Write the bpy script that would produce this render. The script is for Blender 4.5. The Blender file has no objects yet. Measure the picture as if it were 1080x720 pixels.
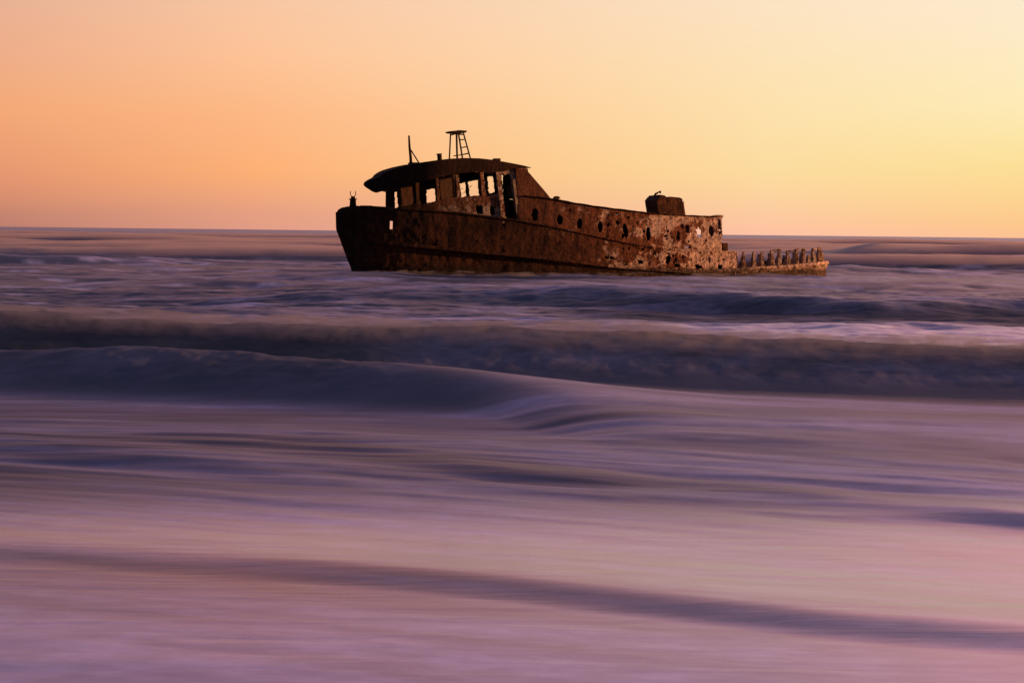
import bpy, math, random
import numpy as np
from mathutils import Vector, Matrix

random.seed(7)
R = math.radians
C = bpy.context.scene.collection
SC = bpy.context.scene

# ------------------------------------------------------------------ camera
F_PX = 2100.0          # focal length in photo pixels (1080 wide)
CAM_H = 1.8
PITCH = math.atan(115.0 / F_PX)
ROLL = R(0.637)
cam_d = bpy.data.cameras.new('camera')
cam_d.sensor_width = 36.0
cam_d.lens = 36.0 * F_PX / 1080.0
cam_d.clip_start = 0.1
cam_d.clip_end = 60000
cam = bpy.data.objects.new('camera', cam_d)
C.objects.link(cam)
CM = Matrix.Rotation(R(90) - PITCH, 4, 'X') @ Matrix.Rotation(ROLL, 4, 'Z')
cam.matrix_world = Matrix.Translation((0, 0, CAM_H)) @ CM
SC.camera = cam

# ------------------------------------------------------------------ sun and sky
SUN_AZ, SUN_EL = R(95.5), R(3.6)     # azimuth from the view axis, to the right
sun_d = bpy.data.lights.new('sun', 'SUN')
sun_d.energy = 5.0
sun_d.angle = R(0.6)
sun_d.color = (1.0, 0.50, 0.22)
sun = bpy.data.objects.new('sun', sun_d)
C.objects.link(sun)
sdir = Vector((math.sin(SUN_AZ) * math.cos(SUN_EL), math.cos(SUN_AZ) * math.cos(SUN_EL), math.sin(SUN_EL)))
sun.rotation_euler = sdir.to_track_quat('Z', 'Y').to_euler()
sun.location = sdir * 300

def lin(r, g, b):
    f = lambda c: (c / 255 / 12.92) if c / 255 <= 0.04045 else ((c / 255 + 0.055) / 1.055) ** 2.4
    return (f(r), f(g), f(b), 1)

class NT:
    def __init__(s, tree): s.t = tree; s.n = tree.nodes; s.l = tree.links
    def new(s, typ, **kw):
        n = s.n.new(typ)
        for k, v in kw.items():
            if k == 'ins':
                for a, b in v.items():
                    if isinstance(b, bpy.types.NodeSocket): s.l.new(b, n.inputs[a])
                    else: n.inputs[a].default_value = b
            else: setattr(n, k, v)
        return n
    def math(s, op, a, b=0.0, c=None, clamp=False):
        ins = {0: a, 1: b}
        if c is not None: ins[2] = c
        n = s.new('ShaderNodeMath', operation=op, ins=ins); n.use_clamp = clamp
        return n.outputs[0]
    def mix(s, fac, a, b, blend='MIX'):
        if isinstance(a, tuple) and len(a) == 3: a = (*a, 1)
        if isinstance(b, tuple) and len(b) == 3: b = (*b, 1)
        n = s.new('ShaderNodeMix', data_type='RGBA', blend_type=blend)
        for i, v in ((0, fac), (6, a), (7, b)):
            if isinstance(v, bpy.types.NodeSocket): s.l.new(v, n.inputs[i])
            else: n.inputs[i].default_value = v
        return n.outputs[2]
    def ramp(s, fac, stops, interp='LINEAR'):
        n = s.new('ShaderNodeValToRGB')
        cr = n.color_ramp; cr.interpolation = interp
        while len(cr.elements) < len(stops): cr.elements.new(0.5)
        for e, (p, c) in zip(cr.elements, stops):
            e.position = p
            e.color = c if len(c) == 4 else (*c, 1)
        s.l.new(fac, n.inputs[0])
        return n.outputs[0]
    def noise(s, vec, scale, detail=4, rough=0.55, dist=0.0):
        n = s.new('ShaderNodeTexNoise', ins={'Vector': vec, 'Scale': scale, 'Detail': detail, 'Roughness': rough, 'Distortion': dist})
        return n.outputs[0]
    def mapping(s, vec, scale=(1, 1, 1), loc=(0, 0, 0), rot=(0, 0, 0)):
        n = s.new('ShaderNodeMapping', ins={'Vector': vec, 'Scale': scale, 'Location': loc, 'Rotation': rot})
        return n.outputs[0]
    def maprange(s, v, a, b, c=0.0, d=1.0, smooth=True):
        n = s.new('ShaderNodeMapRange', ins={0: v, 1: a, 2: b, 3: c, 4: d})
        n.interpolation_type = 'SMOOTHSTEP' if smooth else 'LINEAR'
        return n.outputs[0]

world = bpy.data.worlds.new('World')
SC.world = world
world.use_nodes = True
w = NT(world.node_tree)
w.n.clear()
tc = w.new('ShaderNodeTexCoord')
sep = w.new('ShaderNodeSeparateXYZ', ins={0: tc.outputs['Generated']})
sx, sy, sz = sep.outputs
el = w.math('SQRT', w.math('MAXIMUM', sz, 0.0))          # sqrt(sin(elevation))
az = w.math('ARCTAN2', sx, sy)
def E(deg): return math.sqrt(math.sin(R(max(deg, 0))))
hi = [(E(14), lin(194, 142, 148)), (E(22), lin(138, 113, 138)), (E(38), lin(100, 104, 146)), (E(90), lin(96, 108, 152))]
s_left = w.ramp(el, [(0.0, lin(186, 124, 110)), (E(0.35), lin(196, 132, 110)), (E(1.2), lin(226, 148, 112)), (E(3.3), lin(246, 170, 121)),
                     (E(6.9), lin(231, 179, 154)), (E(8), lin(204, 136, 146)), (E(14), lin(172, 130, 144)), *hi[1:]])
s_lm = w.ramp(el, [(0.0, lin(224, 156, 136)), (E(0.5), lin(232, 160, 130)), (E(1.7), lin(255, 178, 119)), (E(3.3), lin(255, 185, 134)), (E(5), lin(255, 197, 153)),
                   (E(7), lin(248, 200, 168)), (E(8), lin(236, 156, 160)), (E(14), lin(206, 142, 152)), *hi[1:]])
s_rm = w.ramp(el, [(0.0, lin(255, 192, 165)), (E(0.5), lin(255, 202, 160)), (E(1.8), lin(254, 221, 160)), (E(4), lin(255, 228, 177)),
                   (E(6.85), lin(254, 229, 198)), (E(7.5), (1.14, .62, .60, 1)), (E(15), (.95, .46, .50, 1)), (E(23), (.33, .23, .29, 1)), (E(38), lin(116, 106, 146)), (E(90), lin(96, 108, 152))])
s_right = w.ramp(el, [(0.0, lin(254, 190, 150)), (E(0.5), lin(255, 203, 140)), (E(2), lin(255, 225, 152)), (E(3.6), lin(255, 237, 182)), (E(6.95), lin(255, 236, 210)),
                      (E(7.6), (1.55, .76, .74, 1)), (E(15), (1.6, .68, .72, 1)), (E(23), (.48, .31, .35, 1)), (E(38), lin(124, 108, 148)), (E(90), lin(96, 108, 152))])
s_sun = w.ramp(el, [(0.0, (1.5, .60, .24)), (E(6), (1.35, .62, .32)), (E(12), (.75, .38, .27)), (E(22), lin(200, 140, 156)), (E(40), lin(112, 86, 140)), (E(90), lin(96, 108, 152))])
s_back = w.ramp(el, [(0.0, lin(44, 38, 58)), (E(8), lin(56, 58, 70)), (E(20), lin(64, 71, 88)), (E(45), lin(82, 92, 118)), (E(90), lin(96, 108, 152))])
col = w.mix(w.maprange(az, R(-14.6), R(-7.3), smooth=False), s_left, s_lm)
col = w.mix(w.maprange(az, R(-7.3), R(7.3), smooth=False), col, s_rm)
col = w.mix(w.maprange(az, R(7.3), R(14.6), smooth=False), col, s_right)
col = w.mix(w.maprange(az, R(18), R(70)), col, s_sun)
col = w.mix(w.maprange(az, R(105), R(160)), col, s_back)
col = w.mix(w.maprange(az, R(-20), R(-95)), col, s_back)
sky = w.new('ShaderNodeTexSky', sky_type='NISHITA')
sky.sun_disc = False
sky.sun_elevation = SUN_EL
sky.sun_rotation = SUN_AZ
sky.air_density = 1.6; sky.dust_density = 3.0
bg1 = w.new('ShaderNodeBackground', ins={0: col, 1: 0.98})
bg2 = w.new('ShaderNodeBackground', ins={0: sky.outputs[0], 1: 0.004})
add = w.new('ShaderNodeAddShader', ins={0: bg1.outputs[0], 1: bg2.outputs[0]})
wo = w.new('ShaderNodeOutputWorld', ins={0: add.outputs[0]})

SC.view_settings.view_transform = 'Standard'
SC.view_settings.look = 'None'
SC.view_settings.exposure = 0.0
SC.view_settings.gamma = 1.0
SC.cycles.volume_step_rate = 1.0
SC.cycles.max_bounces = 6
SC.cycles.use_denoising = True

# ------------------------------------------------------------------ numeric helpers
def h2(ix, iy, seed):
    n = (ix.astype(np.int64) * 374761393 + iy.astype(np.int64) * 668265263 + seed * 2147483647) & 0xffffffff
    n = ((n ^ (n >> 13)) * 1274126177) & 0xffffffff
    n = (n ^ (n >> 16)) & 0xffffffff
    return n / 4294967295.0
def vn(x, y, seed=0):
    x = np.asarray(x, float); y = np.asarray(y, float)
    ix = np.floor(x); iy = np.floor(y); fx = x - ix; fy = y - iy
    u = fx ** 3 * (fx * (fx * 6 - 15) + 10); v = fy ** 3 * (fy * (fy * 6 - 15) + 10)
    a = h2(ix, iy, seed); b = h2(ix + 1, iy, seed); c = h2(ix, iy + 1, seed); d = h2(ix + 1, iy + 1, seed)
    return (a * (1 - u) + b * u) * (1 - v) + (c * (1 - u) + d * u) * v * 1.0
def fbm(x, y, octs=4, seed=0, gain=0.5):
    s = 0; a = 1; t = 0
    for i in range(octs):
        s = s + a * (vn(x * 2 ** i + 17.3 * i, y * 2 ** i - 9.1 * i, seed + i) - 0.5) * 2
        t += a; a *= gain
    return s / t
def sm(x, a, b):
    t = np.clip((x - a) / (b - a), 0, 1); return t * t * (3 - 2 * t)
def ray(px, py):
    v = CM.to_3x3() @ Vector(((px - 540) / F_PX, -(py - 360) / F_PX, -1.0))
    return v
def hor(px): return 239.0 + 0.01111 * px

def mesh_obj(name, verts, faces, mat, parent=None, smooth=True):
    me = bpy.data.meshes.new(name)
    me.from_pydata([tuple(v) for v in verts], [], [tuple(f) for f in faces])
    me.update()
    if smooth: me.polygons.foreach_set('use_smooth', [True] * len(me.polygons))
    o = bpy.data.objects.new(name, me)
    C.objects.link(o)
    if mat: me.materials.append(mat)
    if parent: o.parent = parent
    return o

# ------------------------------------------------------------------ materials
def rust_mat(name, dark, mid, orange, pale, pale_amt=0.35, pit=0.5, fore=None, aft0=6.5, aft1=14.5, low_shade=False):
    m = bpy.data.materials.new(name); m.use_nodes = True
    t = NT(m.node_tree); bs = t.n['Principled BSDF']
    oc = t.new('ShaderNodeTexCoord').outputs['Object']
    big = t.noise(oc, 0.55, 5, 0.6, 0.4)
    streak = t.noise(t.mapping(oc, (3.2, 3.2, 0.7)), 1.6, 6, 0.62, 0.5)
    fine = t.noise(oc, 7.5, 7, 0.68, 0.3)
    grit = t.noise(oc, 28, 4, 0.6)
    f = t.math('ADD', t.math('MULTIPLY', streak, 0.55), t.math('MULTIPLY', fine, 0.45))
    c = t.ramp(f, [(0.34, dark), (0.46, mid), (0.56, orange), (0.68, mid)])
    sepn = t.new('ShaderNodeSeparateXYZ', ins={0: oc})
    aft = t.maprange(sepn.outputs[0], aft0, aft1)             # plating aft is flaked and scoured, and paled further in place of sunlight
    pm = t.math('ADD', t.math('MULTIPLY', t.noise(oc, 3.2, 8, 0.70, 0.6), 0.5), t.math('MULTIPLY', t.noise(oc, 0.9, 4, .55, .5), 0.5))
    thr = t.math('SUBTRACT', 0.66 - 0.1 * pale_amt, t.math('MULTIPLY', aft, 0.16 * pale_amt / 0.35))
    pmask = t.maprange(t.math('SUBTRACT', pm, thr), 0.0, 0.05)
    c = t.mix(pmask, c, pale)
    # shade of the turned-away bow, mixed into the forward plate colour
    bow_shade = t.math('MULTIPLY', t.math('SUBTRACT', 1.0, aft), t.maprange(big, 0.3, 0.62, 0.97, 0.80))
    if fore: c = t.mix(bow_shade, c, fore)
    # pits
    pv = t.noise(t.mapping(oc, (1, 1, .75)), 9.5, 6, 0.72, 0.8)
    pits = t.math('MULTIPLY', t.maprange(pv, 0.50, 0.42), t.math('MULTIPLY', t.math('ADD', aft, 0.2), pit), clamp=True)
    c = t.mix(t.math('MULTIPLY', pits, 0.72), c, dark)
    mott = t.maprange(t.noise(oc, 24, 4, .7, .4), .52, .42)
    c = t.mix(t.math('MULTIPLY', mott, t.math('MULTIPLY', aft, .55)), c, mid)
    if low_shade:  # shadow on the lower hull side, painted as a streaky dark band
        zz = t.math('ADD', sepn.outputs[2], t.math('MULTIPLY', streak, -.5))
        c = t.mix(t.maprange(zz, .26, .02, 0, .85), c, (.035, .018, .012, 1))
    t.l.new(c, bs.inputs['Base Color'])
    bs.inputs['Roughness'].default_value = 0.92
    bs.inputs['Specular IOR Level'].default_value = 0.12
    hgt = t.math('ADD', t.math('MULTIPLY', fine, 0.5), t.math('MULTIPLY', grit, 0.16))
    hgt = t.math('SUBTRACT', hgt, t.math('MULTIPLY', pits, 0.5))
    hgt = t.math('ADD', hgt, t.math('MULTIPLY', streak, 0.5))
    b = t.new('ShaderNodeBump', ins={'Height': hgt, 'Distance': 0.11, 'Strength': 0.9})
    t.l.new(b.outputs[0], bs.inputs['Normal'])
    return m
FORE_SHADE = (.022, .010, .006, 1)  # near-black that stands for shade on the forward plates
M_hull = rust_mat('rusted_hull_plate', (.022, .010, .006), (.12, .034, .015), (.38, .135, .06), (.80, .50, .35, 1), 0.46, 1.0, FORE_SHADE, low_shade=True)
M_house = rust_mat('rusted_house_plate', (.035, .014, .009), (.15, .046, .022), (.37, .135, .065), (.80, .52, .38, 1), 0.36, 0.6, (.07, .028, .017, 1), 5.5, 14.0)
M_wheel = rust_mat('rusted_wheelhouse_plate', (.03, .013, .009), (.12, .045, .025), (.33, .14, .07), (.48, .33, .26, 1), 0.36, 0.5, (.02, .01, .007, 1), 1.5, 5.5)
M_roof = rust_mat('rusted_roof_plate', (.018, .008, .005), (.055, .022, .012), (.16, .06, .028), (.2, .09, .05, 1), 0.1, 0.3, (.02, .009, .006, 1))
M_iron = rust_mat('rusted_iron', (.02, .009, .006), (.07, .028, .015), (.2, .08, .04), (.34, .2, .13, 1), 0.2, 0.4, FORE_SHADE)
M_rib = rust_mat('rusted_rib', (.02, .009, .006), (.09, .037, .019), (.34, .15, .08), (.6, .40, .29, 1), 0.42, 1.0, None)

def pane_mat():
    m = bpy.data.materials.new('grimy_window_pane'); m.use_nodes = True
    t = NT(m.node_tree); t.n.remove(t.n['Principled BSDF'])
    oc = t.new('ShaderNodeTexCoord').outputs['Object']
    f = t.noise(t.mapping(oc, (4, 4, 1.1)), 2.2, 6, 0.65, 0.4)
    c = t.ramp(f, [(0.3, (.10, .055, .03)), (0.5, (.30, .20, .12)), (0.65, (.42, .30, .20)), (0.8, (.2, .1, .05))])
    a_ = t.new('ShaderNodeBsdfDiffuse', ins={0: c}); b_ = t.new('ShaderNodeBsdfTranslucent', ins={0: c})
    mx = t.new('ShaderNodeMixShader', ins={0: .5, 1: a_.outputs[0], 2: b_.outputs[0]})
    tr = t.new('ShaderNodeBsdfTransparent', ins={0: t.mix(.6, c, (.66, .46, .34))})
    mx = t.new('ShaderNodeMixShader', ins={0: .45, 1: mx.outputs[0], 2: tr.outputs[0]})
    t.l.new(mx.outputs[0], t.n['Material Output'].inputs[0])
    return m
M_pane = pane_mat()
def board_mat():
    m = bpy.data.materials.new('weathered_board'); m.use_nodes = True
    t = NT(m.node_tree); bs = t.n['Principled BSDF']
    oc = t.new('ShaderNodeTexCoord').outputs['Object']
    f = t.noise(t.mapping(oc, (4, 4, 1.1)), 2.2, 6, 0.65, 0.4)
    c = t.ramp(f, [(0.3, (.07, .035, .018)), (0.5, (.20, .12, .065)), (0.65, (.30, .22, .15)), (0.8, (.16, .07, .03))])
    t.l.new(c, bs.inputs['Base Color']); bs.inputs['Roughness'].default_value = .8
    return m
M_board = board_mat()

# ------------------------------------------------------------------ sea
def curve_x(pts):
    """pts: (photo x, distance) on the water -> world crest line y(x)."""
    P = []
    for px, D in pts:
        P.append(((px - 540) / F_PX * D, D))
    P.sort()
    xs = [p[0] for p in P]; ys = [p[1] for p in P]
    return np.array(xs), np.array(ys)
def along(x, pts, vals=None):
    """interpolate along a crest line, smoothly and level past both ends"""
    xs = np.array([(p[0] - 540) / F_PX * p[1] for p in pts])
    vs = np.array([p[1] for p in pts]) if vals is None else np.array(vals)
    xx = np.linspace(xs[0], xs[-1], 400); vv = np.interp(xx, xs, vs)
    k = 35; ker = np.hanning(k); ker /= ker.sum()
    vv = np.convolve(np.pad(vv, k // 2, mode='edge'), ker, 'valid')
    return np.interp(x, xx, vv)
def wave(y, yc, H, wf, wb, pf=1.0, pb=1.2):
    r = y - yc
    f = np.where(r < 0, (0.5 * (1 + np.cos(np.pi * np.clip(-r / wf, 0, 1)))) ** pf, np.exp(-(np.clip(r, 0, None) / wb) ** pb * 1.0))
    return H * f

A_pts = [(-400, 26.8), (0, 26.3), (300, 25.8), (540, 25.2), (760, 24.7), (900, 24.4), (1080, 24.0), (1500, 23.6)]
A_pix = [330, 329, 340, 348, 356, 362, 370, 376]
A_H = [CAM_H - (py - hor(p[0])) * p[1] / F_PX for py, p in zip(A_pix, A_pts)]
A2_pts = [(-400, 23.2), (0, 22.9), (150, 22.6), (300, 22.0), (400, 21.5), (470, 21.2), (560, 20.9), (760, 20.4), (1080, 20.1), (1500, 20.0)]
A2_pix = [370, 369, 364, 376, 380, 386, 397, 419, 434, 440]
A2_H = [max(0.0, CAM_H - (py - hor(p[0])) * p[1] / F_PX) for py, p in zip(A2_pix, A2_pts)]
B_pts = [(-200, 50), (250, 49), (640, 47), (760, 46.5), (880, 45), (1080, 45.5), (1500, 46)]
B_pix = [0, 0, 306, 308.5, 315, 312, 312]
B_H = [0.0, 0.05] + [CAM_H - (py - hor(p[0])) * p[1] / F_PX for py, p in zip(B_pix[2:], B_pts[2:])]
C_pts = [(-600, 124), (0, 122), (350, 120), (700, 114), (880, 110), (1080, 106), (1600, 104)]
C_pix = [262, 262, 263, 268, 271, 272, 272]
C_H = [CAM_H - (py - hor(p[0])) * p[1] / F_PX for py, p in zip(C_pix, C_pts)]

def sea_fields(x, y):
    n1 = fbm(x / 5.0, y / 2.4, 4, 11)
    wob = fbm(x / 3.0, y * 0 + 3.3, 3, 5) * 0.35
    h = np.zeros_like(x)
    foam = np.zeros_like(x)
    nearf = sm(y, 4, 8)
    # --- front bore
    yA = along(x, A_pts) + wob; HA = along(x, A_pts, A_H) * (1 + 0.10 * fbm(x / 2.2, y * 0, 3, 21))
    wA = wave(y, yA, 1.0, 2.6, 5.2, 0.62)
    hA = HA * wA
    yB2 = along(x, A2_pts) + 0.25 * wob; H2 = along(x, A2_pts, A2_H) * (1 + 0.05 * fbm(x / 1.6, y * 0, 3, 31))
    wf2 = 1.7 + 3.8 * sm(x, -0.6, 1.6)
    w2 = wave(y, yB2, 1.0, wf2, 2.2, 1.0)
    h2_ = H2 * w2
    hh = np.maximum(hA, h2_); k = 0.06
    h += hh + k * np.exp(-np.abs(hA - h2_) / k) * 0.4 * sm(hh, 0.0, 0.25)
    turbA = wA * sm(y, yA - 2.6, yA - 1.6) * (1 - sm(y, yA + 1.0, yA + 3.0))
    left = 1 - sm(x, -2.2, -0.4)
    turb2 = w2 * left * (1 - sm(y, yB2 + .1, yB2 + .7))
    tb = np.maximum(turbA, turb2 * 0.6)
    shelf = left * sm(y, yB2 - .2, yB2 + .3) * (1 - sm(y, yA - .6, yA))
    h += tb * (0.045 * fbm(x / 0.9, y / 0.7, 3, 41) + 0.035 * fbm(x / 0.28, y / 0.3, 3, 47))
    sed = np.maximum(tb, shelf)
    foam = np.maximum(foam, tb * (0.36 + 0.42 * fbm(x / 1.1, y / 0.5, 5, 51, .6)))
    foam = np.maximum(foam, 0.75 * sm(y, yA - .5, yA + .6) * (1 - sm(y, yA + 2, yA + 9)) * (0.8 + 0.5 * fbm(x / 2, y / .8, 3, 57)))
    foam = foam * (1 - .55 * np.maximum(shelf, .8 * left * w2))
    # --- wave B
    yB = along(x, B_pts) + 1.2 * fbm(x / 9.0, y * 0 + 1, 2, 61); HB = along(x, B_pts, B_H) * (1 + .12 * fbm(x / 4, y * 0, 3, 63))
    wB = wave(y, yB, 1.0, 2.1, 6.5, 0.9)
    faceB = wB * sm(HB, .05, .3) * (1 - sm(y, yB - .4, yB + .3))
    h += HB * 1.12 * wB
    foam = np.maximum(foam, 0.55 * sm(HB, .05, .3) * np.exp(-((y - yB - .3) / 0.8) ** 2))
    # secondary swells between B and the wreck
    for (yy, H, wf, wb, x0, x1, sd) in ((53, .26, 3, 4, -3, 22, 71), (61, .24, 4, 5, -12, 5, 72), (70, .22, 4, 6, -30, 30, 73), (40.5, .07, 2, 3, -12, 0, 74), (96, .62, 2.4, 9, -60, -17, 75), (97, .3, 5, 8, 14, 60, 76)):
        yc = yy + 2.0 * fbm(x / 11.0, y * 0 + yy, 3, sd)
        am = sm(x, x0 - 3, x0 + 3) * (1 - sm(x, x1 - 3, x1 + 3)) * (0.75 + 0.5 * fbm(x / 5.0, y * 0, 2, sd + 9))
        ww = wave(y, yc, 1, wf, wb, 0.9)
        h += H * am * ww
        foam = np.maximum(foam, 0.5 * am * np.exp(-((y - yc - .2) / 0.9) ** 2) * (0.6 + fbm(x / 3, y, 3, sd + 3)))
    # --- outer breakers
    yC = along(x, C_pts) + 2.5 * fbm(x / 22.0, y * 0 + 2, 3, 81); HC = along(x, C_pts, C_H) * (1 + .12 * fbm(x / 6, y * 0, 3, 83))
    wC = wave(y, yC, 1.0, 4.0, 16, 0.7)
    h += HC * wC
    foam = np.maximum(foam, (0.55 + .3 * fbm(x / 4, y / 2, 3, 85)) * wC * sm(y, yC - 1.5, yC + .5))
    outer = ((150, .75, 9, 20, 91), (188, .95, 10, 26, 92), (235, 1.0, 12, 34, 93), (300, .8, 14, 40, 94), (390, .9, 16, 55, 95), (520, .95, 20, 80, 96), (760, .8, 30, 100, 97), (1200, .6, 50, 200, 98))
    for (yy, H, wf, wb, sd) in outer:
        yc = yy + yy * 0.035 * fbm(x / (yy * .2), y * 0 + 2, 3, sd)
        am = 0.72 + 0.40 * fbm(x / (yy * .10), y * 0, 3, sd + 10)
        if yy == 150: am = am * (1 + .55 * sm(x / yy, 0.14, 0.19))
        if yy == 235: am = am * (0.55 + 0.55 * sm(x / yy, 0.10, 0.20))
        ww = wave(y, yc, 1, wf * .6, wb, .7)
        h += H * am * ww
        foam = np.maximum(foam, (0.5 + .3 * fbm(x / 6, y / 3, 3, sd + 20)) * ww * sm(y, yc - wf * .3, yc))
    yR = 135 + 4 * fbm(x / 14.0, y * 0 + 5, 3, 241); aR = sm(x, 17.5, 25.0) * (1 + .14 * fbm(x / 7.0, y * 0, 3, 243))
    wR = wave(y, yR, 1, 10.0, 22, .8)
    h = np.maximum(h, 1.38 * aR * wR)
    foam = np.maximum(foam, .75 * aR * wR * (.7 + .5 * fbm(x / 5, y / 3, 3, 245)))
    # --- small swells in the wash, near
    washamp = nearf * (1 - sm(y, 17.3, 20.3))
    def ridge(pts, H, wf, wb, fade=None):
        yc = along(x, pts)
        r = wave(y, yc, H, wf, wb, 1.0, 1.4)
        return r if fade is None else r * sm(x, fade[0], fade[1])
    dist = lambda px, py: CAM_H * F_PX / (py - hor(px))
    rp = lambda L: [(px, dist(px, py)) for px, py in L]
    h += nearf * ridge(rp([(-300, 570), (60, 580), (300, 595), (540, 615), (760, 640), (900, 655), (1080, 668), (1400, 690)]), 0.032 * (1 + .35 * fbm(x / 1.5, y * 0, 3, 103)), 0.60, 1.0) * (0.45 + .55 * sm(x, -2.5, -.5))
    h += ridge(rp([(-300, 455), (0, 465), (120, 482), (250, 492), (400, 508), (540, 516), (1080, 545), (1400, 550)]), 0.05, 0.7, 1.4) * (1 - sm(x, -2.4, .4)) * (0.8 + .5 * fbm(x / 1.2, y * 0, 2, 101))
    h += ridge(rp([(200, 470), (320, 481), (440, 490), (560, 503), (800, 520), (1080, 550), (1400, 560)]), 0.045, 0.6, 1.2) * sm(x, -2.0, -.9) * (0.7 + .6 * fbm(x / 1.4, y * 0, 2, 102))
    h += ridge(rp([(500, 505), (700, 525), (840, 542), (960, 546), (1080, 552), (1400, 570)]), 0.018, 0.5, 1.0) * sm(x, .5, 2.6)
    h += ridge(rp([(-300, 700), (0, 700), (300, 704), (1400, 712)]), 0.004, 0.3, .5) * nearf * (1 - sm(x, -1.6, .2))
    # streaky chop: aspect shrinks with distance
    ys = y + .42 * x * (1 - sm(y, 14.5, 18.5))
    s1 = fbm(x / 2.2 + y * .12, ys / 0.50, 3, 111, .42)
    s2 = fbm(x / 4.5, ys / 1.5, 3, 121)
    a1 = 0.0012 + 0.024 * sm(y, 11, 15)
    h += washamp * (1.5 * a1 * s1 + 0.030 * sm(y, 9, 17) * s2)
    mid = sm(y, 27, 34) * (1 - sm(y, 100, 140))
    h += mid * (0.14 * fbm(x / 2.8, y / 1.3, 5, 131, .55) + 0.17 * fbm(x / 8 + y * .05, y / 4.2, 3, 141))
    far = sm(y, 100, 150)
    h += far * 0.10 * fbm(x / 9, y / 5, 4, 151) * (1 - sm(y, 2000, 5000))
    # foam films
    st = .75 * fbm(x / 2.6 + y * .1, ys / 0.36, 4, 161, .55) + .6 * fbm(x / 5 + y * .2, ys / 1.1, 2, 165, .5)
    lft = 1 - sm(x / y, -.12, .14)
    wash = nearf * (1 - .9 * (1 - sm(x, -.9, .8)) * sm(y, yB2 - 1.9, yB2 - 1.2)) * (1 - sm(y, yB2 + .2, yB2 + 1.2)) * np.clip(0.32 - .18 * lft * sm(y, 12, 14) - .35 * lft * sm(y, 8.8, 9.5) * (1 - sm(y, 10.2, 11.2)) + 0.62 * st + .3 * s2 + .40 * sm(-y, -15, -12), 0, 1) * .85
    foam = np.maximum(foam, wash * (1 - tb))
    st2 = fbm(x / 2.2, y / 1.1, 5, 171, .62)
    foam = np.maximum(foam, mid * np.clip(-0.14 + 2.0 * st2, 0, 1) * .85) * (1 - .75 * faceB)
    foam = np.maximum(foam, faceB * .3 * np.clip(.3 + fbm(x / .5, y / 3.0, 4, 191), 0, 1))
    pool = (.35 + .65 * sm(x, 0.0, 3.5)) * sm(y, 30, 33) * (1 - sm(y, 37.0, 40.5))
    foam = foam * (1 - .7 * sm(x, .5, 2.5) * sm(y, 38.5, 40.5) * (1 - sm(y, yB - 2.0, yB)))
    foam = np.maximum(foam, .8 * pool)
    h = h * 1.0
    # churned water around the hull
    foam = np.maximum(foam, far * np.clip(.45 + .35 * sm(y, 220, 500) + .4 * fbm(x / 12, y / 10, 4, 181), 0, 1))
    wC_ = sm(y, 100, 125)
    sed = np.maximum(sed, np.maximum(wC_ * (1 - .2 * sm(y, 200, 450)), .15 * mid))
    chop = 0.15 + 0.25 * sm(y, 11.2, 14.2) - 0.02 * mid + 0.05 * sm(y, 100, 140) - .12 * sm(y, 350, 600) - .14 * pool + .25 * sm(x, .5, 2.5) * sm(y, 38.5, 40.5) * (1 - sm(y, yB - 2.0, yB)) + .40 * np.maximum(tb, shelf)
    hl = 82.35 + (x + 6.55) * math.tan(R(15)) - 2.85 * np.clip((x + 6.55) / 5.0, 0, 1) ** .6
    near_hull = sm(x, -8.5, -6.0) * (1 - sm(x, 13.5, 16)) * np.exp(-((y - hl + .9) / 1.3) ** 2)
    foam = np.maximum(foam, near_hull * np.clip(.62 + .6 * fbm(x / 1.6, y / .9, 4, 195), 0, 1))
    return h, np.clip(foam, 0, 1), np.clip(sed, 0, 1), chop

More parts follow.
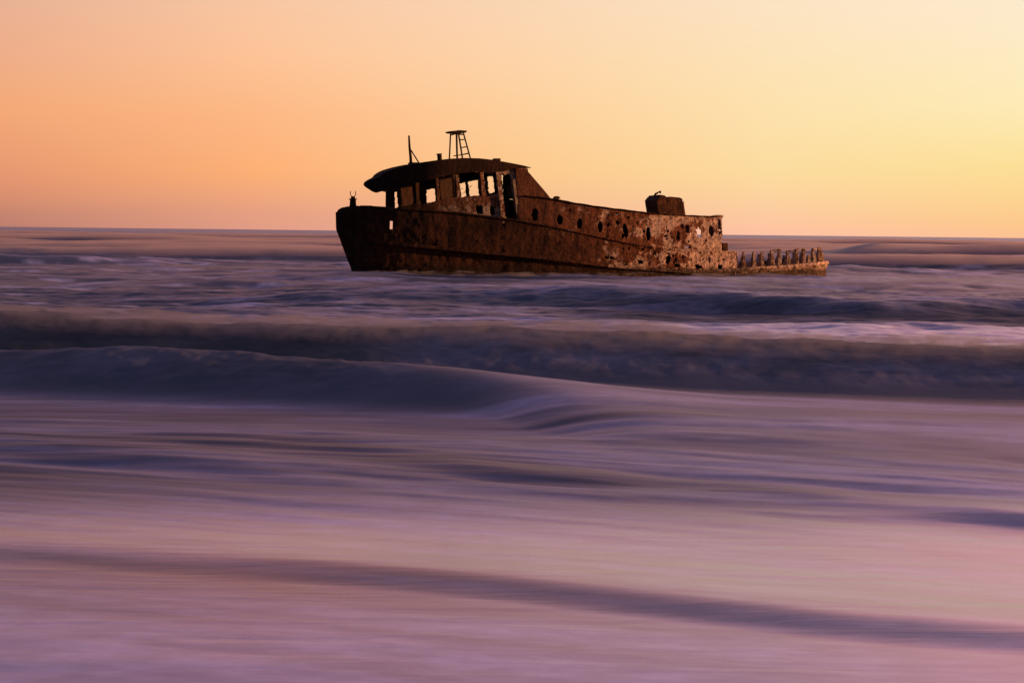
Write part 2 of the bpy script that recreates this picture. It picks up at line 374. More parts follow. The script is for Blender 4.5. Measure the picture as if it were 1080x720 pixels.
def build_sea():
    # rows: evenly spaced in apparent height, columns: evenly spaced in bearing, coarse outside the view
    dd = np.concatenate([np.linspace(1100, 482, 40, endpoint=False), np.linspace(482, 150, 560, endpoint=False), np.linspace(150, 26, 420, endpoint=False),
                         np.linspace(26, 3, 150, endpoint=False), np.geomspace(3, 0.16, 40)])
    D = CAM_H * F_PX / dd
    # extra rows on the crest faces
    D = np.unique(np.concatenate([D, np.linspace(18, 32, 420), np.linspace(38, 56, 260), np.linspace(95, 130, 160), np.linspace(130, 420, 300)]))
    ta = np.concatenate([np.linspace(-3.0, -0.30, 70, endpoint=False), np.linspace(-0.30, 0.30, 560, endpoint=False), np.linspace(0.30, 3.0, 71)])
    Y, T = np.meshgrid(D, ta, indexing='ij')
    X = Y * T
    H, Fm, Sd, Ch = sea_fields(X, Y)
    nr, nc = Y.shape
    V = np.stack([X, Y, H], -1).reshape(-1, 3)
    i = np.arange(nr - 1)[:, None] * nc + np.arange(nc - 1)[None, :]
    Fc = np.stack([i, i + 1, i + nc + 1, i + nc], -1).reshape(-1, 4)
    # water behind the camera
    b0 = len(V)
    V = np.concatenate([V, [[X[0, 0], -400, 0], [X[0, -1], -400, 0]]])
    me = bpy.data.meshes.new('sea_water')
    me.vertices.add(len(V)); me.vertices.foreach_set('co', V.ravel())
    nf = len(Fc) + 1
    loops = np.concatenate([Fc.ravel(), [b0, b0 + 1, nc - 1, 0]])
    me.loops.add(len(loops)); me.loops.foreach_set('vertex_index', loops.astype(np.int32))
    me.polygons.add(nf)
    me.polygons.foreach_set('loop_start', (np.arange(nf) * 4).astype(np.int32))
    me.polygons.foreach_set('use_smooth', np.ones(nf, bool))
    me.update(calc_edges=True); me.validate()
    at = me.attributes.new('foam', 'FLOAT', 'POINT')
    at.data.foreach_set('value', np.concatenate([Fm.ravel(), [0.4, 0.4]]).astype(np.float32))
    for nm, arr in (('sediment', Sd), ('chop', Ch)):
        at = me.attributes.new(nm, 'FLOAT', 'POINT')
        at.data.foreach_set('value', np.concatenate([arr.ravel(), [0.3, 0.3]]).astype(np.float32))
    o = bpy.data.objects.new('sea_water', me); C.objects.link(o)
    o['kind'] = 'structure'
    m = bpy.data.materials.new('sea_water'); m.use_nodes = True
    t = NT(m.node_tree); t.n.remove(t.n['Principled BSDF'])
    geo = t.new('ShaderNodeTexCoord').outputs['Object']
    foam = t.new('ShaderNodeAttribute', attribute_name='foam').outputs['Fac']
    nz = t.noise(t.mapping(geo, (0.7, 4.0, 1), rot=(0, 0, R(-20))), 1.3, 3, 0.5, 0.3)
    nz2 = t.noise(t.mapping(geo, (2.2, 3.0, 3.0)), 1.4, 6, 0.6, 0.2)
    fm = t.math('MULTIPLY', foam, t.maprange(nz2, 0.3, 0.75, 0.72, 1.2), clamp=True)
    sed = t.new('ShaderNodeAttribute', attribute_name='sediment').outputs['Fac']
    chop = t.new('ShaderNodeAttribute', attribute_name='chop').outputs['Fac']
    bmp = t.new('ShaderNodeBump', ins={'Height': nz, 'Distance': 0.03, 'Strength': 0.12})
    wc = t.mix(sed, (.034, .040, .066), (.032, .038, .044))
    fc = t.mix(sed, (.72, .64, .92), (.35, .36, .36))
    water = t.new('ShaderNodeBsdfPrincipled', ins={'Base Color': wc, 'Roughness': chop, 'IOR': 1.36, 'Normal': bmp.outputs[0]})
    fb = t.new('ShaderNodeBsdfPrincipled', ins={'Base Color': fc, 'Roughness': t.math('ADD', chop, .06), 'IOR': 1.5, 'Specular IOR Level': t.maprange(chop, .12, .32, .55, .16), 'Normal': bmp.outputs[0]})
    mx = t.new('ShaderNodeMixShader', ins={0: fm, 1: water.outputs[0], 2: fb.outputs[0]})
    t.l.new(mx.outputs[0], t.n['Material Output'].inputs[0])
    me.materials.append(m)
build_sea()

# ------------------------------------------------------------------ spray hanging over the breaking crests
def spray_mat(name, dens, sc, lo_, hi_, alb):
    m = bpy.data.materials.new(name); m.use_nodes = True
    t = NT(m.node_tree); t.n.remove(t.n['Principled BSDF'])
    oc = t.new('ShaderNodeTexCoord').outputs['Object']
    n = t.noise(t.mapping(oc, sc), 1.0, 5, 0.6, 0.5)
    d = t.math('MULTIPLY', t.maprange(n, lo_, hi_), dens)
    v = t.new('ShaderNodeVolumePrincipled', ins={'Color': (*alb, 1), 'Density': d, 'Anisotropy': 0.35})
    t.l.new(v.outputs[0], t.n['Material Output'].inputs['Volume'])
    m.cycles.volume_step_rate = 1.0
    return m
def spray(name, x0, x1, step, ycf, hf, ry, rz, up_, yoff, mat, label, amf=None, seed=1, nang=16):
    xs = np.arange(x0, x1, step); yc = ycf(xs); hz = hf(xs)
    k = 1 + .55 * fbm(xs / (ry * 1.3), xs * 0, 5, seed, .65); am = np.ones_like(xs) if amf is None else amf(xs)
    endf = np.sqrt(np.clip(np.minimum(xs - x0, x1 - xs) / (2 * ry), 0, 1)) + .02
    verts = []; faces = []
    for i in range(len(xs)):
        for j in range(nang):
            a_ = 2 * math.pi * j / nang; kk = k[i] * am[i] * endf[i]
            verts.append((xs[i], yc[i] + yoff + ry * math.cos(a_) * endf[i] * (.8 + .2 * k[i]), hz[i] + up_ + rz * kk * math.sin(a_)))
    for i in range(len(xs) - 1):
        for j in range(nang): faces.append((i * nang + j, i * nang + (j + 1) % nang, (i + 1) * nang + (j + 1) % nang, (i + 1) * nang + j))
    faces.append(tuple(range(nang))[::-1]); faces.append(tuple((len(xs) - 1) * nang + j for j in range(nang)))
    o = mesh_obj(name, verts, faces, mat); o['kind'] = 'stuff'; o['label'] = label; o['category'] = 'spray'
    return o
SPR = spray_mat('crest_spray', 2.0, (4.0, 2.4, 5.0), .32, .74, (.54, .48, .52))
SPR_FAR = spray_mat('distant_spray', 0.4, (.16, .12, .5), .34, .62, (.86, .66, .66))
wobf = lambda x: fbm(x / 3.0, x * 0 + 3.3, 3, 5) * 0.35
spray('spray', -13, 13, .12, lambda x: along(x, A_pts) + wobf(x), lambda x: along(x, A_pts, A_H), 1.0, .19, -.06, -.4, SPR, 'soft spray along the crest of the nearest long breaker', None, 201)
spray('spray', -70, 70, .8, lambda x: along(x, C_pts) + 2.5 * fbm(x / 22.0, x * 0 + 2, 3, 81), lambda x: along(x, C_pts, C_H), 5, .30, -.08, -2, SPR_FAR, 'thin spray over the breaker just behind the wreck', None, 203)
spray('spray', 17, 62, .6, lambda x: 135 + 4 * fbm(x / 14.0, x * 0 + 5, 3, 241), lambda x: 1.38 * sm(x, 17.5, 25.0) * (1 + .14 * fbm(x / 7.0, x * 0, 3, 243)), 7, .42, -.35, -4, SPR_FAR, 'thick reddish spray over the tall swell at far right, behind the stern', None, 204)
for (yy, H, sd) in ((150, .75, 91), (188, .95, 92), (235, .9, 93), (300, .8, 94), (390, .9, 95)):
    spray('spray', -yy * .5, yy * .5, yy / 110, lambda x, yy=yy, sd=sd: yy + yy * 0.035 * fbm(x / (yy * .2), x * 0 + 2, 3, sd), lambda x, H=H, yy=yy, sd=sd: (1 + (.55 * sm(x / yy, 0.14, 0.19) if yy == 150 else 0)) * H * (0.72 + 0.40 * fbm(x / (yy * .10), x * 0, 3, sd + 10)),
          yy * .045, .0010 * yy + .12, -.1, -yy * .02, SPR_FAR, {150: 'hazy spray over the first line of surf beyond the wreck', 188: 'hazy spray over the second line of surf beyond the wreck', 235: 'hazy spray over the third line of surf beyond the wreck', 300: 'faint spray over the last line of surf but one before the horizon', 390: 'faint spray over the farthest line of surf at the horizon'}[yy], None, 204 + sd)

# ------------------------------------------------------------------ the wreck
HEAD = R(15)
r0 = ray(373, 289); tt = -CAM_H / r0.z
O = Vector((r0.x * tt, r0.y * tt, 0))
AX = Vector((math.cos(HEAD), math.sin(HEAD), 0)); NR = Vector((math.sin(HEAD), -math.cos(HEAD), 0))
def p2l(px, py, w_):
    """point on the fore-and-aft plane w_ metres to the near side -> (s, z) in ship coordinates"""
    d = ray(px, py); o = Vector((0, 0, CAM_H)) - O
    k = (w_ - o.dot(NR)) / d.dot(NR)
    P = o + d * k
    return P.dot(AX), P.z

ship = bpy.data.objects.new('shipwreck', None); C.objects.link(ship)
ship.location = O; ship.rotation_euler = (0, 0, HEAD)
ship['label'] = 'rusted steel shipwreck stranded in surf, wheelhouse near the bow, bare broken ribs at the stern'
ship['category'] = 'shipwreck'

MIST = spray_mat('wash_mist', 1.3, (1.0, 1.2, 3.0), .46, .68, (.80, .72, .84))
def hull_line(x): return O.y + (x - O.x) * math.tan(HEAD) - 2.75 * np.clip((x - O.x) / 5.0, 0, 1) ** .6 / math.cos(HEAD)
spray('spray', O.x - .4, O.x + 20.2, .15, lambda x: hull_line(x) - .05, lambda x: x * 0, .55, .17, .03, -.25, MIST, 'low pale mist of surf washing along the foot of the hull', None, 301)
def stem0(z): return np.interp(z, [-1.3, 0, .7, 1.9, 2.5, 2.75, 3.0], [.5, 0, -.27, -.66, -.72, -.68, -.50])
BEAM = 2.75
def hb(s, z=0.0, inset=0.0):
    """half breadth of the hull at station s"""
    s = np.asarray(s, float)
    q = s - stem0(np.asarray(z)) * np.clip(1 - s / 5.0, 0, 1.2)
    q = np.clip(q, 0, None)
    f = (1 - np.clip(1 - q / 13.0, 0, 1) ** 2.3) ** 0.72
    fl = 1.0 - 0.16 * np.clip(1 - np.asarray(z) / 2.6, 0, 1.3) * np.clip(1 - q / 9, 0, 1)
    b = BEAM * f * fl
    b = b * (1 - 0.20 * np.clip((s - 13) / (SL - 13), 0, 1) ** 1.6)
    tail = np.clip((SL - s) / 1.5, 0, 1)
    b = b * np.sqrt(np.clip(1 - (1 - tail) ** 2.2, 0, 1))
    return np.clip(b - inset, 0, None)
SL = 30.0
SL = p2l(872, 280, 0.6)[0]
def near(px, py, fn=hb, side=1):
    w_ = 2.0
    for _ in range(6):
        s, z = p2l(px, py, w_ * side); w_ = float(fn(s, z))
    return s, z
def line(pts, fn=hb, side=1):
    P = sorted(near(a, b, fn, side) for a, b in pts)
    xs = np.array([p[0] for p in P]); zs = np.array([p[1] for p in P])
    return lambda s: np.interp(s, xs, zs)
def inpoly(s, z, poly):
    r = np.zeros(s.shape, bool); n = len(poly)
    for i in range(n):
        x1, y1 = poly[i]; x2, y2 = poly[(i + 1) % n]
        c = ((y1 > z) != (y2 > z)) & (s < (x2 - x1) * (z - y1) / ((y2 - y1) if y2 != y1 else 1e-9) + x1)
        r ^= c
    return r
def ell(cx, cy, rx, ry, slant=0.0, n=14):
    return [(cx + rx * math.cos(a) + slant * math.sin(a), cy + ry * math.sin(a)) for a in [2 * math.pi * i / n for i in range(n)]]
def plates(name, fn, qs, zlo, zhi, dz, mat, parent, holes=(), disp=0.02, rag=0.0, thick=0.03, seed=1, sides=(1, -1), close_front=True, fr=0.0, smooth=True):
    """sheet plating on both sides of the ship; holes: (side, polygon in (s,z))"""
    verts = []; faces = []
    zmaxh = max(float(np.max(zhi(qs) - zlo(qs))), 0.1)
    nt = max(2, int(zmaxh / dz)); ts = np.linspace(0, 1, nt + 1)
    for side in sides:
        S, T = np.meshgrid(qs, ts, indexing='ij')
        lo = zlo(qs)[:, None]; hi_ = zhi(qs)[:, None]
        if rag: hi_ = hi_ + rag * fbm(qs / 0.35, qs * 0 + seed * 3.1 + side, 4, seed)[:, None]
        Z = lo + (hi_ - lo) * T
        W = fn(S, Z)
        dn = disp * (fbm(S / 0.9 + side * 5, Z / 0.7, 4, seed + 3)) + disp * .5 * fbm(S / .22, Z / .2, 3, seed + 5)
        if fr: dn = dn + fr * np.abs(np.sin(S * math.pi / 0.55)) ** 3 * -1
        dn = dn * np.clip(W / 0.4, 0, 1)
        Wd = W + dn
        n0 = len(verts)
        stem = stem0(Z) * np.clip(1 - S / 5.0, 0, 1.2) * 0
        P = np.stack([S + stem, -side * Wd, Z], -1).reshape(-1, 3)
        verts.extend(P.tolist())
        nc = len(ts); nr = len(qs)
        sc = (S[:-1, :-1] + S[1:, 1:]) / 2; zc = (Z[:-1, :-1] + Z[1:, 1:]) / 2
        js = 0.02 * fbm(sc / .12, zc / .12, 2, seed + 8); 
        keep = np.ones(sc.shape, bool)
        keep &= (W[:-1, :-1] + W[1:, 1:] + W[1:, :-1] + W[:-1, 1:]) > 1e-6
        for hs, poly in holes:
            if hs == side or hs == 0: keep &= ~inpoly(sc + js, zc + js, poly)
        ii, jj = np.nonzero(keep)
        a = n0 + ii * nc + jj
        f = np.stack([a, a + nc, a + nc + 1, a + 1], -1)
        if side < 0: f = f[:, ::-1]
        faces.extend(f.tolist())
    o = mesh_obj(name, verts, faces, mat, parent, smooth)
    import bmesh
    bm = bmesh.new(); bm.from_mesh(o.data)
    bmesh.ops.remove_doubles(bm, verts=bm.verts, dist=0.004)
    bmesh.ops.delete(bm, geom=[v for v in bm.verts if not v.link_faces], context='VERTS')
    bm.to_mesh(o.data); bm.free()
    if thick:
        md = o.modifiers.new('thickness', 'SOLIDIFY'); md.thickness = thick; md.offset = -1
    return o

TOPPIX = [(357, 224), (359, 221), (363, 219), (370, 217.6), (390, 218), (405, 219), (425, 220.5), (450, 222), (480, 224), (500, 226.5), (540, 231.5), (590, 240.5),
          (635, 250.5), (665, 256.5), (690, 261), (720, 264), (777, 265.5)]
top = line(TOPPIX[4:])
# bow end of the bulwark rounds off
btx = np.array([p2l(px, py, 0.25)[0] for px, py in TOPPIX[:5]]); btz = np.array([p2l(px, py, 0.25)[1] for px, py in TOPPIX[:5]])
s_step = near(777, 275)[0]
rail_pts = [(380, 252.5), (417, 256.5), (460, 260.5), (500, 264.5), (560, 270), (600, 274.5), (650, 280.5), (690, 283.5), (725, 286), (755, 286), (777, 284), (800, 282.5), (830, 280.5), (850, 278.5), (868, 276.5)]
rail = line(rail_pts)
def hull_top(s):
    s = np.asarray(s, float)
    z = np.where(s < btx[-1], np.interp(s, btx, btz), top(s))
    return np.where(s > s_step, rail(s) + 0.02, z)
print('SHIP', 'O', O, 'SL', SL, 's_step', s_step, 'top', [round(float(hull_top(v)), 2) for v in (0, 3, 6, 10, 14, 18, 20)], 'hb', [round(float(hb(v, 1)), 2) for v in (0, .5, 1, 3, 6, 10, 14, 18, SL - .5)])
def P(side, pts, fn=hb): return (side, [near(a, b, fn, side) for a, b in pts])
def Rc(side, x0, y0, x1, y1, fn=hb): return P(side, [(x0, y0), (x1, y0), (x1, y1), (x0, y1)], fn)
hull_holes = [Rc(1, 410.8, 233, 414, 241.5), Rc(-1, 409, 231.5, 415.5, 243),
              Rc(1, 638, 270, 642, 273), P(1, [(643, 270), (647.5, 270.5), (647, 274), (643, 273)]), P(1, [(672, 274), (678, 274.5), (678, 278.5), (673, 278)]),
              P(1, [(705, 268), (707.5, 271), (706.5, 276), (703.5, 278.5), (701.5, 277), (702, 271.5)]), Rc(1, 711, 278, 716.5, 281.5), P(1, [(733, 279), (740, 279.8), (740, 283), (734, 283.2)]), P(1, [(756.5, 279), (761, 279.3), (761.5, 283.5), (757, 283)]),
              P(1, ell(531, 236, 1.6, 3)), P(1, ell(553, 243, 1, 1.6)), P(1, ell(663, 262, 1.2, 2)), P(1, ell(748, 274, .9, 3)), P(1, ell(720, 271, .9, 2.4, -.6)), P(1, ell(690, 267, 1, 2)),
              Rc(1, 775.4, 266, 780, 270)]
rg = random.Random(33)
for _ in range(24):
    px = rg.uniform(610, 775); y0 = 247 + (px - 610) * .13; q_ = rg.uniform(0, 1) ** 2.2; a_, b_ = .5 + 1.8 * q_, .5 + 1.8 * q_ * rg.uniform(.5, 1.3); ty = rg.uniform(5, 17)
    hull_holes.append(P(1, [(px + a_ * rg.uniform(.6, 1.3) * math.cos(k * 1.05), y0 + ty + b_ * rg.uniform(.5, 1.4) * math.sin(k * 1.05)) for k in range(6)]))
qs = np.concatenate([stem0(2.2) - .06 + np.linspace(0, 1, 46) ** 1.6 * 1.6, np.arange(0.93, s_step - .01, 0.036), np.linspace(s_step, SL - .8, 130), SL - .8 * (1 - np.linspace(0.02, 1, 46)) ** 1.8])
qs = np.unique(np.round(qs, 4)); qs = qs[(qs <= SL)]
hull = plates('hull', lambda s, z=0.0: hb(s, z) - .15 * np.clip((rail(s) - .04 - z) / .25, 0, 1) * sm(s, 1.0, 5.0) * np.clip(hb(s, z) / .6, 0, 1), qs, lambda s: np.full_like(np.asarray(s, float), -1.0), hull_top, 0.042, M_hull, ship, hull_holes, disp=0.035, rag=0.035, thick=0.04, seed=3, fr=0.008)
hull['label'] = 'riveted rusty hull, bow shade painted near black, scoured orange towards the stern'

def tube_pts(name, pts, rad, mat, parent, n=8, taper=None):
    """a bent bar through the points"""
    verts = []; faces = []
    pts = [Vector(p) for p in pts]
    for i, p in enumerate(pts):
        d = (pts[min(i + 1, len(pts) - 1)] - pts[max(i - 1, 0)]).normalized()
        up = Vector((0, 1, 0)) if abs(d.y) < .9 else Vector((1, 0, 0))
        a = d.cross(up).normalized(); b = d.cross(a).normalized()
        r = rad if taper is None else rad * taper[i]
        for k in range(n):
            an = 2 * math.pi * k / n
            verts.append(p + (a * math.cos(an) + b * math.sin(an)) * r)
    for i in range(len(pts) - 1):
        for k in range(n):
            faces.append((i * n + k, i * n + (k + 1) % n, (i + 1) * n + (k + 1) % n, (i + 1) * n + k))
    faces.append(tuple(range(n))[::-1]); faces.append(tuple((len(pts) - 1) * n + k for k in range(n)))
    return mesh_obj(name, verts, faces, mat, parent, n > 5)

def rail_mesh(name, zf, s0, s1, hgt, out, mat, fn=hb, step=.06, side=1, seed=5):
    verts = []; faces = []
    ss = np.arange(s0, s1, step)
    for i, s in enumerate(ss):
        z = float(zf(s)); b = float(fn(s, z)); j = .012 * float(fbm(s / .2, s * 0 + 2, 3, seed))
        for (dw, dz_) in ((-.05, -hgt / 2), (out + j, -hgt / 2 + .01), (out + j, hgt / 2 - .01 + j), (-.05, hgt / 2)):
            verts.append((s, -side * (b + dw), z + dz_))
    for i in range(len(ss) - 1):
        for k in range(4):
            faces.append((i * 4 + k, i * 4 + (k + 1) % 4, (i + 1) * 4 + (k + 1) % 4, (i + 1) * 4 + k))
    faces.append((0, 1, 2, 3)); faces.append(tuple(len(verts) - 4 + k for k in range(4)))
    return mesh_obj(name, verts, faces, mat, ship, False)
for sd in (1, -1):
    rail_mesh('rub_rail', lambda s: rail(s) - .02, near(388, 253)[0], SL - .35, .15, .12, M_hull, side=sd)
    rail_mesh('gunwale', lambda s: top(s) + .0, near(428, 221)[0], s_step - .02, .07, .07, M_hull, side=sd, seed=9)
    rail_mesh('bulwark_cap', lambda s: hull_top(s) + .01, .15, near(412, 219.5)[0], .06, .04, M_iron, side=sd, seed=12)

def deck(name, zf, fn, s0, s1, mat, ny=14, step=.12, rag=0.0, camber=.0, cut=None):
    ss = np.arange(s0, s1, step); verts = []; faces = []
    for s in ss:
        z = float(zf(s)); b = float(fn(s, z))
        for k in range(ny + 1):
            v = -1 + 2 * k / ny
            verts.append((s, v * b, z + camber * (1 - v * v) + rag * float(fbm(s / .4, v * 3 + 0.0 * s, 3, 77))))
    for i in range(len(ss) - 1):
        for k in range(ny):
            if cut and cut(ss[i], k): continue
            a = i * (ny + 1) + k
            faces.append((a, a + ny + 1, a + ny + 2, a + 1))
    o = mesh_obj(name, verts, faces, mat, ship)
    md = o.modifiers.new('thickness', 'SOLIDIFY'); md.thickness = .04; md.offset = 1
    return o
deck('main_deck', lambda s: hull_top(s) - .30, lambda s, z: hb(s, z, .05), .25, s_step - .1, M_iron)
deck('stern_deck', lambda s: -.12 + 0 * s, lambda s, z: hb(s, z, .06), s_step - .4, SL - .3, M_iron, rag=.05)
# the transverse bulkhead where the raised hull ends
def bulkhead(name, s, b, z0, z1, mat, parent, seed=1, th=.04, holes=None):
    ny, nz = 40, 20; verts = []; faces = []
    for i in range(ny + 1):
        y = -b + 2 * b * i / ny
        for k in range(nz + 1):
            z = z0 + (z1 - z0) * k / nz
            verts.append((s + .03 * float(fbm(y / .5, z / .5, 3, seed)), y, z + (.05 * float(fbm(y / .3, z * 0, 3, seed + 2)) if k == nz else 0)))
    for i in range(ny):
        for k in range(nz):
            if holes and holes(-b + 2 * b * (i + .5) / ny, z0 + (z1 - z0) * (k + .5) / nz): continue
            a = i * (nz + 1) + k; faces.append((a, a + nz + 1, a + nz + 2, a + 1))
    o = mesh_obj(name, verts, faces, mat, parent)
    md = o.modifiers.new('thickness', 'SOLIDIFY'); md.thickness = th
    return o
bulkhead('bulkhead', s_step - .02, float(hb(s_step, .5)) - .03, -.8, float(top(s_step)) - .03, M_rib, ship, 4)
bulkhead('bulkhead', near(700, 275)[0], float(hb(14, .5)) - .12, -.8, float(top(near(700, 275)[0])) - .35, M_iron, ship, 6)

# ------------------------------------------------ deckhouse with portholes
hi_fn = lambda s, z=0.0: hb(s, z, .28)
s_h0 = near(546, 215, hi_fn)[0]; s_h1 = near(761.5, 245, hi_fn)[0]
roofl = line([(546, 207.2), (560, 208), (575, 209.5), (590, 212), (610, 215.5), (630, 218.6), (650, 221.3), (670, 223.8), (690, 226), (710, 227.4), (730, 228.4), (762, 229)], hi_fn)
hh = [P(1, ell(563.8, 226.5, 3.3, 6.6), hi_fn), P(1, ell(590, 231.7, 2.9, 5.4), hi_fn), P(1, ell(611, 235.8, 2.6, 5.6), hi_fn), P(1, ell(632.8, 239.2, 2.4, 6.0), hi_fn),
      P(1, ell(659.3, 243.2, 2.4, 7.8, 1.2), hi_fn), P(1, ell(683.5, 246.5, 2.2, 7.5), hi_fn), P(1, ell(724.6, 241.5, 2.2, 4.5, .4), hi_fn), P(1, ell(737, 245.2, 2.8, 6, .8), hi_fn),
      P(1, ell(750, 243.6, 2.5, 6, .5), hi_fn), P(1, [(757.2, 232.5), (758.8, 232.5), (760.3, 246), (758.2, 248), (757.5, 240)], hi_fn),
      P(1, [(721.5, 259), (728, 259.5), (728, 262.5), (722, 262)], hi_fn), P(1, [(549, 204.8), (557, 205.2), (556.5, 207.5), (550, 207)], hi_fn),
      P(1, ell(600.5, 222, .9, 1.6), hi_fn), P(1, ell(672, 235, .8, 1.8), hi_fn), P(1, ell(703, 240, .8, 2), hi_fn), P(1, ell(744, 254, 1.6, .8), hi_fn),
      P(-1, ell(724.2, 240.5, 1.8, 3.5), hi_fn), P(-1, ell(735.7, 242, 1.7, 3.4), hi_fn), P(-1, ell(749.5, 243.2, 2.2, 5.6), hi_fn), P(-1, [(756.5, 231.5), (760, 231.5), (762, 250), (757, 250)], hi_fn)]
rg = random.Random(31)
for _ in range(26):      # ragged rust-through
    px = rg.uniform(640, 756); ty = rg.uniform(.12, .9); y0 = 221 + (px - 640) * .07; y1 = 250 + (px - 640) * .11
    q_ = rg.uniform(0, 1) ** 2.2; a_, b_ = .5 + 1.5 * q_, .6 + 2.6 * q_ * rg.uniform(.5, 1.2)
    hh.append(P(1, [(px + a_ * rg.uniform(.6, 1.3) * math.cos(k * 1.05), y0 + (y1 - y0) * ty + b_ * rg.uniform(.5, 1.4) * math.sin(k * 1.05)) for k in range(6)], hi_fn))
house = plates('deckhouse', hi_fn, np.arange(s_h0, s_h1, .03), lambda s: top(s) - .32, roofl, .03, M_house, ship, hh, disp=.03, rag=.03, thick=.035, seed=21, fr=.012)
house['label'] = 'long rusty deckhouse side with a row of empty oval portholes'
bulkhead('rear_bulkhead', s_h1 - .02, float(hi_fn(s_h1 - .1)) - .02, float(top(s_h1)) - .2, float(roofl(s_h1)) - .02, M_house, house, 14,
         holes=lambda y, z: (abs(y) < .5 and z > .9) or fbm(np.array(y / .6), np.array(z / .6), 3, 9) > .42)
bulkhead('inner_bulkhead', near(706, 245)[0], float(hi_fn(14)) - .1, .3, float(roofl(near(706, 245)[0])) - .05, M_iron, house, 15)
def roof_cut(s, k): return s > s_h1 - .9 and float(vn(np.array(s / .25), np.array(k / 1.5), 5)) > .62
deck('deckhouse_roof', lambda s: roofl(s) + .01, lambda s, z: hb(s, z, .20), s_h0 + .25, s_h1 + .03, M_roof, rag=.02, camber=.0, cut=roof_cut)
# bent strut at the after corner
s_, z_ = near(759.8, 231, hi_fn); s2_, z2_ = near(761.8, 249, hi_fn)
tube_pts('corner_strut', [(s_, -float(hi_fn(s_)), z_), (s_ + .03, -float(hi_fn(s_)) - .02, (z_ + z2_) / 2), (s2_, -float(hi_fn(s_)) + .05, z2_)], .04, M_rib, house, 6)

# ------------------------------------------------ wheelhouse
WF = 1.95
s_wf = None
def wh(s, z=0.0):
    q = np.clip((np.asarray(s, float) - S_F) / 2.4, 0, 1)
    front = 1.95 * (1 - (1 - q) ** 2.4) ** .62
    return np.minimum(front + .0 * q, np.maximum(hb(s, 2.5, .28), .0) + 0 * q) * np.clip(q * 60, 0, 1)
S_F = p2l(411.5, 210, 0.9)[0]
s_w1 = near(557, 190, wh)[0]
sill_bot = lambda s: np.maximum(top(s), 2.0) * 0 + top(s) - .32
wtop = line([(410, 201), (420, 197.5), (435, 190), (450, 184), (470, 178), (490, 175.5), (510, 174), (530, 174.5), (557, 178)], wh)
NEARH = [P(1, [(414.6, 203), (418.3, 202), (419.3, 219), (416.2, 219.5)], wh),
         P(1, [(421, 197), (436.3, 193.5), (437.6, 214.8), (423, 218.5)], wh),
         P(1, [(441.5, 191), (459, 187.8), (460, 212.2), (443, 216)], wh),
         P(1, [(462.3, 187), (479, 184), (480.5, 207.4), (463.5, 211)], wh),
         P(1, [(483, 181.5), (504.5, 181), (506, 206.3), (497, 206.8), (485.5, 208)], wh),
         P(1, [(509.5, 182), (522, 184), (525, 204.5), (513, 207)], wh),
         P(1, [(527.8, 183.5), (532, 184.5), (537.4, 182.5), (544.6, 231.5), (533, 229.6)], wh),
         P(1, [(501.5, 216.8), (508.2, 217), (509, 225.5), (502.5, 225)], wh), P(1, [(516, 218), (521, 218), (522, 227.5), (517, 226.8)], wh),
         P(-1, [(413.6, 202), (420, 202), (421, 220), (415, 220)], wh),
         P(-1, [(449, 200.8), (458.3, 198.6), (459.3, 212.5), (450.2, 216)], wh),
         P(-1, [(484.7, 193.7), (490.6, 192.4), (491.6, 206.5), (486.5, 209.5)], wh), P(-1, [(493.2, 191.6), (503.6, 190), (505.3, 209), (495, 209.5)], wh),
         P(-1, [(513.4, 187), (519.8, 185.5), (521.4, 202.5), (515.7, 204.3)], wh),
         P(-1, [(528.5, 185), (537, 181), (538.3, 197), (530.5, 201.8)], wh),
         P(-1, [(422, 199), (435, 196.5), (436, 218), (424.5, 221)], wh), P(-1, [(463, 190), (476.5, 187.5), (478, 209), (465, 213)], wh)]
qw = np.unique(np.concatenate([S_F + np.linspace(0, 1, 60) ** 2.6 * 1.2, np.arange(S_F + 1.2, s_w1, .03)]))
wheel = plates('wheelhouse', wh, qw, sill_bot, wtop, .03, M_wheel, ship, NEARH, disp=.02, rag=0, thick=.05, seed=41)
wheel['label'] = 'rusty wheelhouse with broken-out windows and an open doorway'
bulkhead('rear_wall', s_w1 - .03, float(wh(s_w1)) - .05, float(top(s_w1)) - .2, float(wtop(s_w1)), M_wheel, wheel, 24, holes=lambda y, z: abs(y - .6) < .35 and z < 3.2)
# floor of the wheelhouse keeps the see-through openings honest
def quad_board(name, pix, side, inset, mat, parent, th=.03):
    pts = []
    for a_, b_ in pix:
        s, z = near(a_, b_, wh, side); pts.append((s, z, float(wh(s, z))))
    n = 10; verts = []; faces = []
    for i in range(n + 1):
        for k in range(n + 1):
            u, v = i / n, k / n
            s = (pts[0][0] * (1 - u) + pts[1][0] * u) * (1 - v) + (pts[3][0] * (1 - u) + pts[2][0] * u) * v
            z = (pts[0][1] * (1 - u) + pts[1][1] * u) * (1 - v) + (pts[3][1] * (1 - u) + pts[2][1] * u) * v
            verts.append((s, -side * (float(wh(s, z)) - inset), z))
    for i in range(n):
        for k in range(n):
            a = i * (n + 1) + k; faces.append((a, a + 1, a + n + 2, a + n + 1))
    o = mesh_obj(name, verts, faces, mat, parent)
    md = o.modifiers.new('thickness', 'SOLIDIFY'); md.thickness = th
    return o
b1 = quad_board('window_pane', [(420.5, 196.5), (436.8, 193), (438.2, 215.4), (422.6, 219)], 1, .07, M_pane, wheel, .008)
b2 = quad_board('window_pane', [(461.8, 186.5), (479.4, 183.5), (480.9, 208), (463, 211.6)], 1, .07, M_pane, wheel, .008)
b1['label'] = 'dull grimy grey pane in the forward side window'; b2['label'] = 'streaked brown pane in the middle side window'
